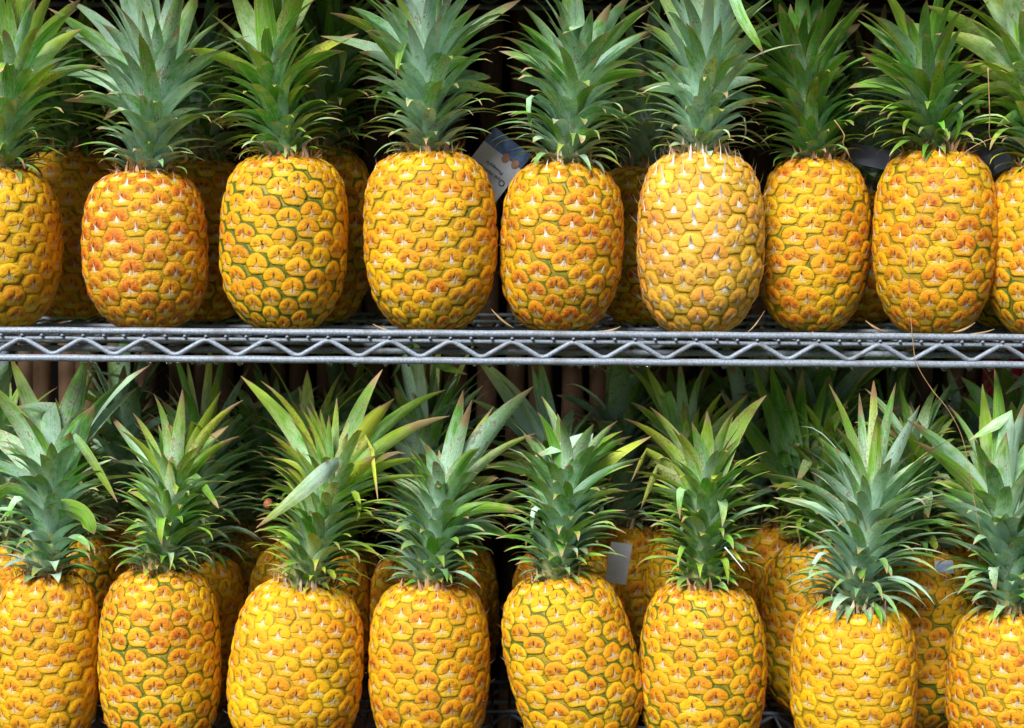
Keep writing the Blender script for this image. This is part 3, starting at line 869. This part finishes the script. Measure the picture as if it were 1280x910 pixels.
# ------------------------------------------------------------------ the rows behind, in the shade
BACK = [  # source, cx, Y, shelf, turn about the vertical, scale, label
 ('A8', 92, .270, UP, 2.0, 1.00, 'shaded pineapple between the yellow and the stubby reddish pineapple'),
 ('A5', 250, .265, UP, 1.1, 1.03, 'shaded pineapple behind the stubby reddish one and the green-ringed one'),
 ('A7', 398, .250, UP, 2.6, 1.06, 'shaded pineapple half hidden behind the green-ringed golden one'),
 ('A4', 805, .280, UP, 3.6, 0.95, 'shaded pineapple deep behind the bristly pale one'),
 ('A2', 1075, .330, UP, 0.7, 0.93, 'very dim pineapple behind the gap beside the slimmer one'),
 ('A3', 1262, .255, UP, 4.0, 1.00, 'shaded pineapple behind the straw-tinted crown'),
 ('L2', 84, .280, LO, 1.5, 1.02, 'shaded pineapple behind the one with very broad pale leaves'),
 ('L7', 238, .285, LO, 0.6, 1.04, 'shaded pineapple behind the compact bushy crown'),
 ('L6', 388, .285, LO, 2.2, 1.05, 'shaded pineapple behind the leaning yellow one'),
 ('L8', 535, .290, LO, 5.2, 1.10, 'shaded pineapple behind the lopsided crown'),
 ('L4', 708, .285, LO, 3.0, 1.04, 'shaded pineapple behind the leaning spiky-crowned one'),
 ('L6', 838, .450, LO, 3.4, 1.05, 'dim pineapple far back behind the shaggy olive crown'),
 ('L2', 872, .290, LO, 2.8, 1.04, 'shaded pineapple directly behind the shaggy olive crown'),
 ('L8', 985, .385, LO, 2.4, 1.24, 'reddish shaded pineapple filling the gap beside the squat one'),
 ('L6', 1026, .285, LO, 5.0, 1.06, 'shaded pineapple tucked close behind the squat one'),
 ('L5', 1138, .215, LO, 4.4, 1.06, 'pineapple catching light between the squat one and the tall-leaved one'),
 ('L8', 1290, .260, LO, 0.4, 1.10, 'shaded pineapple behind the tall sword-like leaves'),
]
for cx, src, turn, lab in ((20, 'L8', 1.0, 'broad pale leaves'), (160, 'L1', 2.2, 'gap beside the compact bushy crown'), (310, 'L5', 0.3, 'gap beside the leaning yellow one'), (415, 'L8', 4.1, 'gap beside the lopsided crown'),
                           (555, 'L7', 2.9, 'leaning spiky-crowned one'), (770, 'L1', 0.9, 'gap beside the shaggy olive crown'), (935, 'L1', 3.9, 'reddish shaded one'), (1095, 'L8', 1.8, 'squat one'), (1215, 'L5', 2.0, 'tall sword-like leaves')):
    BACK.append((src, cx, .415, LO, turn, 1.05, 'rearmost dim pineapple in the dark behind the ' + lab))
for src, cx, Y, z, turn, sc, lab in BACK:
    b = at(cx, 400 if z == UP else 880, Y)
    def keep(ch, turn=turn, Y=Y):
        if 'az' in ch.keys():
            w = ch['az'] + turn + math.pi / 2            # angle away from the side facing the shopper
            return math.cos(w) > (-0.35 if Y < 0.35 else 0.25)
        return True
    r_ = copy_tree(ROOTS[src], None, keep)
    r_.location = (b.x, Y, z)
    r_.rotation_euler = (0, 0, turn)
    r_.scale = (sc, sc, sc)
    r_['label'] = lab
    r_['group'] = 'pineapples in the shaded rows behind'
    ROOTS[lab] = r_

# ------------------------------------------------------------------ brown poles behind the shelves
g = random.Random(5)
x = -0.86
while x < 0.86:
    rad = g.uniform(0.0135, 0.0195)
    n = 28
    pts, rs = [], []
    lean = g.uniform(-0.02, 0.02)
    bow = g.uniform(-0.006, 0.006)
    for i in range(n):
        zz_ = -0.75 + 1.75 * i / (n - 1)
        pts.append((lean * zz_ + bow * math.sin(zz_ * 4 + x * 20), 0.003 * math.sin(zz_ * 7 + x * 9), zz_))
        rs.append(rad * (1 + 0.05 * math.sin(i * 1.9 + x * 40) + g.uniform(-.03, .03)))
    V, F = tube(pts, rs, 10)
    obj('wooden_pole', mesh('wooden_pole', V, F, [MAT_POLE]), None, (x, 0.56 + g.uniform(-0.015, 0.02), 0),
        label='rough brown wooden pole standing upright behind the shelves', cat='pole', group='brown poles behind the shelves')
    x += rad * 2 + g.uniform(0.004, 0.014)

# red cloth hanging behind the last poles
p0, p1 = at(1230, 430, 0.515), at(1330, 540, 0.515)
nx, nz = 40, 10
V, F = [], []
for layer in (0, 1):
    for j in range(nz + 1):
        for i in range(nx + 1):
            fx, fz = i / nx, j / nz
            V.append((p0.x + (p1.x - p0.x) * fx, 0.515 + 0.006 * math.sin(fx * 19) + 0.003 * math.sin(fx * 43 + fz * 3) + layer * 0.002, 0.12 - 0.55 * fz))
st = (nx + 1) * (nz + 1)
for layer in (0, 1):
    for j in range(nz):
        for i in range(nx):
            a = layer * st + j * (nx + 1) + i
            F.append((a, a + 1, a + nx + 2, a + nx + 1) if layer else (a, a + nx + 1, a + nx + 2, a + 1))
obj('red_cloth', mesh('red_cloth', V, F, [MAT_RED]), label='dark red cloth hanging in folds behind the tall leaves', cat='cloth')


# ------------------------------------------------------------------ paper cards among the fruit
def place(o, px, py, Y, rot, tiltx=0.0, turn=0.0):
    o.location = at(px, py, Y)
    o.rotation_mode = 'XYZ'
    o.matrix_world = Matrix.Translation(o.location) @ Matrix.Rotation(turn, 4, 'Z') @ Matrix.Rotation(R(90) + tiltx, 4, 'X') @ Matrix.Rotation(rot, 4, 'Z')


def card(px, py, Y, w, h, rot, label, tiltx=0.0, turn=0.0, mat=None):
    V, F = box(-w / 2, w / 2, -h / 2, h / 2, -0.0004, 0.0004)
    o = obj('paper_card', mesh('paper_card', V, F, [mat or MAT_CARD], False), label=label, cat='card')
    place(o, px, py, Y, rot, tiltx, turn)
    return o


def disc(cx, cy, rx, ry, z, mat, name, parent, seg=18):
    V = [(cx + rx * math.cos(2 * math.pi * i / seg), cy + ry * math.sin(2 * math.pi * i / seg), zz) for zz in (z, z - 0.0006) for i in range(seg)]
    F = [tuple(range(seg))] + [(i, seg + i, seg + (i + 1) % seg, (i + 1) % seg) for i in range(seg)]
    return obj(name, mesh(name, V, F, [mat], False), parent)


def text(s_, x, y, z, size, mat, parent):
    cu = bpy.data.curves.new('lettering', 'FONT')
    cu.body = s_; cu.size = size; cu.extrude = 0.00008; cu.align_x = 'CENTER'
    tmp = bpy.data.objects.new('lettering_curve', cu)
    COL.objects.link(tmp)
    bpy.context.view_layer.update()
    me = bpy.data.meshes.new_from_object(tmp.evaluated_get(bpy.context.evaluated_depsgraph_get()))
    bpy.data.objects.remove(tmp); bpy.data.curves.remove(cu)
    me.materials.clear(); me.materials.append(mat)
    return obj('lettering', me, parent, (x, y, z))


c1 = card(618, 207, .165, .062, .082, R(143), 'white printed card with small photo and blue lettering beside the large golden pineapple')
V, F = box(-.031, .031, -.041, -.018, .0006, .0009)
obj('photo', mesh('photo', V, F, [MAT_CARDBLUE], False), c1)
disc(-.006, -.017, .0052, .0064, .0014, MAT_SKIN, 'photo_face', c1)
disc(-.021, -.018, .0050, .0062, .0014, MAT_SKIN, 'photo_face', c1)
text('Royal Hawaiian', -.002, .009, .0010, .0072, MAT_INK, c1)
text('Pineapple', -.002, .000, .0010, .0072, MAT_INK, c1)
disc(-.022, .013, .0042, .0042, .0010, MAT_INK, 'emblem', c1)
disc(-.022, .013, .0028, .0028, .0016, MAT_CARD, 'emblem_centre', c1)
card(1088, 196, .175, .056, .034, R(-14), 'crumpled pale card lying dim behind the thread-crossed pineapple', R(-35), 0.2, MAT_PLASTIC)
card(1222, 188, .135, .034, .078, R(14), 'grey plastic sleeve standing beside the drooping dull green crown', R(-8), -0.5, MAT_PLASTIC)
card(1248, 200, .180, .036, .030, R(25), 'small pale card behind the drooping dull green crown', R(-10), 0.2)
card(773, 704, .19, .030, .056, R(-10), 'plain white card standing behind the spiky straight crown', R(-6), 0.15)
c2 = card(1180, 709, .150, .026, .018, R(3), 'small white card with blue border on the pineapple between squat and tall-leaved ones', R(-10), 0.1)
V, F = box(-.011, .011, -.0068, .0042, .0006, .0009)
obj('blue_panel', mesh('blue_panel', V, F, [m_simple('pale_blue_print', (.30, .42, .66), (.42, .54, .74), 90, .5, 0, 0)], False), c2)


# ------------------------------------------------------------------ small things
def strand(name, pxs, Y, r, mat, label, cat, jitter=0.0, group=None):
    P = [at(q[0], q[1], q[2] if len(q) > 2 else Y) for q in pxs]
    pts = []
    for i in range(len(P) - 1):
        a, b_, c, d = P[max(i - 1, 0)], P[i], P[i + 1], P[min(i + 2, len(P) - 1)]
        for k in range(6):
            t = k / 6
            pts.append(0.5 * ((2 * b_) + (c - a) * t + (2 * a - 5 * b_ + 4 * c - d) * t * t + (3 * b_ - a - 3 * c + d) * t ** 3))
    pts.append(P[-1])
    o0 = pts[0].copy()
    n = len(pts)
    V, F = tube([p - o0 for p in pts], [r * (1 - 0.5 * i / n) for i in range(n)], 6)
    return obj(name, mesh(name, V, F, [mat]), None, o0, label=label, cat=cat, group=group)


strand('dry_thread', [(1258, 170, -.012), (1232, 176, -.012), (1205, 192, -.016), (1180, 222, -.020), (1160, 250, -.022), (1147, 280, -.022), (1139, 312, -.021),
       (1136, 350, -.018), (1138, 390, -.014), (1141, 425, -.012), (1146, 455, -.012), (1165, 487, -.014), (1185, 512, -.016), (1202, 545, -.018), (1212, 590, -.018), (1222, 650, -.016), (1228, 672, -.012)],
       -.02, .0007, MAT_STRAW, 'long dry straw-coloured thread hanging down across the shelf edge', 'thread')
strand('dry_tendril', [(1043, 150, .06), (1055, 168, .05), (1054, 180, .05), (1064, 200, .06)], .05, .0007, MAT_STRAW, 'short curled brown tendril beside the dark bluish crown', 'tendril')
strand('dry_stalk', [(1235, 85, .0), (1237, 140, .0), (1237, 170, .01), (1246, 182, .02)], .0, .0008, MAT_STRAW, 'thin upright brown stalk in front of the drooping dull green crown', 'stalk')
strand('plastic_tie', [(906, 684, .0), (918, 698, -.002), (931, 714, -.004)], 0, .0012, MAT_WHITE, 'short white plastic tie sticking out of the shaggy olive crown', 'tie')

# dried berry in the wild crown
p = at(335, 630, .02)
V, F = [], []
for i in range(7):
    for k in range(10):
        a, q = math.pi * i / 6, 2 * math.pi * k / 10
        rr = .0062 * (1 + .09 * math.sin(3 * q + i))
        V.append((rr * math.sin(a) * math.cos(q), rr * math.sin(a) * math.sin(q), rr * 1.1 * math.cos(a)))
for i in range(6):
    for k in range(10): F.append((i * 10 + k, (i + 1) * 10 + k, (i + 1) * 10 + (k + 1) % 10, i * 10 + (k + 1) % 10))
obj('dried_berry', mesh('dried_berry', V, F, [MAT_BERRY]), None, p, label='small reddish-brown dried berry among the wild yellow-green crown leaves', cat='berry')

# the snapped leaf hanging from the wild crown and the dark folded one on the broad-leaved crown
def loose_leaf(pxs, W, color, root, seed, flat=0.9):
    inv = (Matrix.Translation(root.location) @ root.rotation_euler.to_matrix().to_4x4() @ Matrix.Diagonal((*root.scale, 1.0))).inverted()
    P = np.array([tuple(inv @ at(*q)) for q in pxs])
    t0 = np.linspace(0, 1, len(P)); t = np.linspace(0, 1, NT)
    Pn = np.stack([np.interp(t, t0, P[:, i]) for i in range(3)], 1)
    for _ in range(2): Pn[1:-1] = (Pn[:-2] + 2 * Pn[1:-1] + Pn[2:]) / 4
    T = np.gradient(Pn, axis=0)
    side = np.cross(T, [0.1, 1.0, 0.25])
    crown = [c for c in root.children if c.name.startswith('crown')][0]
    add_leaf(crown, Pn, side, W, 0.3, color, False, 'long', np.array([[0, 1.0, 0.2]]))

loose_leaf([(424, 580, .0), (405, 590, -.03), (370, 622, -.05), (320, 660, -.045)], .023, (.10, .70, .55), ROOTS['L3'], 1)
loose_leaf([(78, 636, .03), (100, 640, .0), (112, 655, -.012), (118, 668, -.01)], .030, (.0, .1, .12), ROOTS['L1'], 2)
loose_leaf([(905, -40, .02), (925, 20, -.03), (942, 45, -.045), (955, 68, -.04)], .014, (.22, .35, .35), ROOTS['A6'], 3)
loose_leaf([(90, 545, .06), (105, 560, .04), (130, 600, .03), (147, 628, .03)], .014, (.1, .3, .15), ROOTS['L1'], 4)

bpy.context.view_layer.update()
for tx, ty, wd in ((963, 452, .042), (902, 494, .034), (924, 532, .034), (940, 455, .030), (1003, 462, .036), (985, 480, .040), (1035, 470, .026), (915, 575, .028), (1060, 500, .028)):
    loose_leaf([(1002, 640, .33), (1000 + (tx - 1000) * .22, 600, .30), (1000 + (tx - 1000) * .55, 600 + (ty - 600) * .55, .27), (tx, ty, .24)], wd, (.16, .45, .55), ROOTS['reddish shaded pineapple filling the gap beside the squat one'], 9)

# withered slivers lying on the upper shelf
g = random.Random(21)
for i, (px, py, ln, an) in enumerate([(485, 411, 40, -.3), (628, 398, 36, -.7), (945, 402, 34, .9), (1205, 409, 30, .4), (1220, 415, 46, .15), (1095, 408, 30, -.5), (762, 411, 28, .2)]):
    Y = 0.012
    c0, c1_ = at(px - ln / 2 * math.cos(an), py + ln / 2 * math.sin(an), Y), at(px + ln / 2 * math.cos(an), py - ln / 2 * math.sin(an), Y)
    mid = (c0 + c1_) / 2 + Vector((0, -.006, -.005))
    t = np.linspace(0, 1, 7)
    pts = [(1 - q) ** 2 * c0 + 2 * q * (1 - q) * mid + q * q * c1_ for q in t]
    V, F = [], []
    for q, pnt in zip(t, pts):
        w = .0016 * math.sin(math.pi * min(max(q, .04), .96)) + .0002
        V += [pnt - c0 + Vector((0, -.0005, w)), pnt - c0 + Vector((0, -.0012, 0)), pnt - c0 + Vector((0, .0005, -w))]
    for k in range(6):
        for l in range(2): F.append((k * 3 + l, k * 3 + l + 1, k * 3 + l + 4, k * 3 + l + 3))
    obj('dry_sliver', mesh('dry_sliver', V, F, [MAT_STRAW]), None, c0, label='thin withered sliver of leaf at the foot of the upper fruit', cat='leaf sliver', group='withered slivers on the upper shelf')

# water drops hanging under the front rail
V, F = [], []
for i in range(9):
    a = math.pi * i / 8
    rr = .0023 * math.sin(a) * (1 + .25 * math.cos(a))
    for k in range(12):
        q = 2 * math.pi * k / 12
        V.append((1.25 * rr * math.cos(q), rr * math.sin(q), .0022 * math.cos(a)))
for i in range(8):
    for k in range(12): F.append((i * 12 + k, (i + 1) * 12 + k, (i + 1) * 12 + (k + 1) % 12, i * 12 + (k + 1) % 12))
ME_DROP = mesh('water_drop', V, F, [MAT_WATER])
g = random.Random(3)
xs = [105, 115, 148, 186, 211, 223, 240, 249, 256, 270, 300, 412, 444, 482, 512, 593, 612, 645, 714, 724, 744, 797, 810, 905, 988, 1022, 1042, 1066, 1118, 1180, 1212, 1238, 1262]
for px in xs:
    p = at(px, 455, -.001)
    o = obj('water_drop', ME_DROP, None, (p.x, -.001, -.0345 - .0046 - .0012), label='clear water drop hanging under the grey front rail', cat='water drop', group='water drops under the front rail')
    o.scale = [g.uniform(.75, 1.3)] * 3

for o in list(COL.objects):
    if 'az' in o.keys(): del o['az']
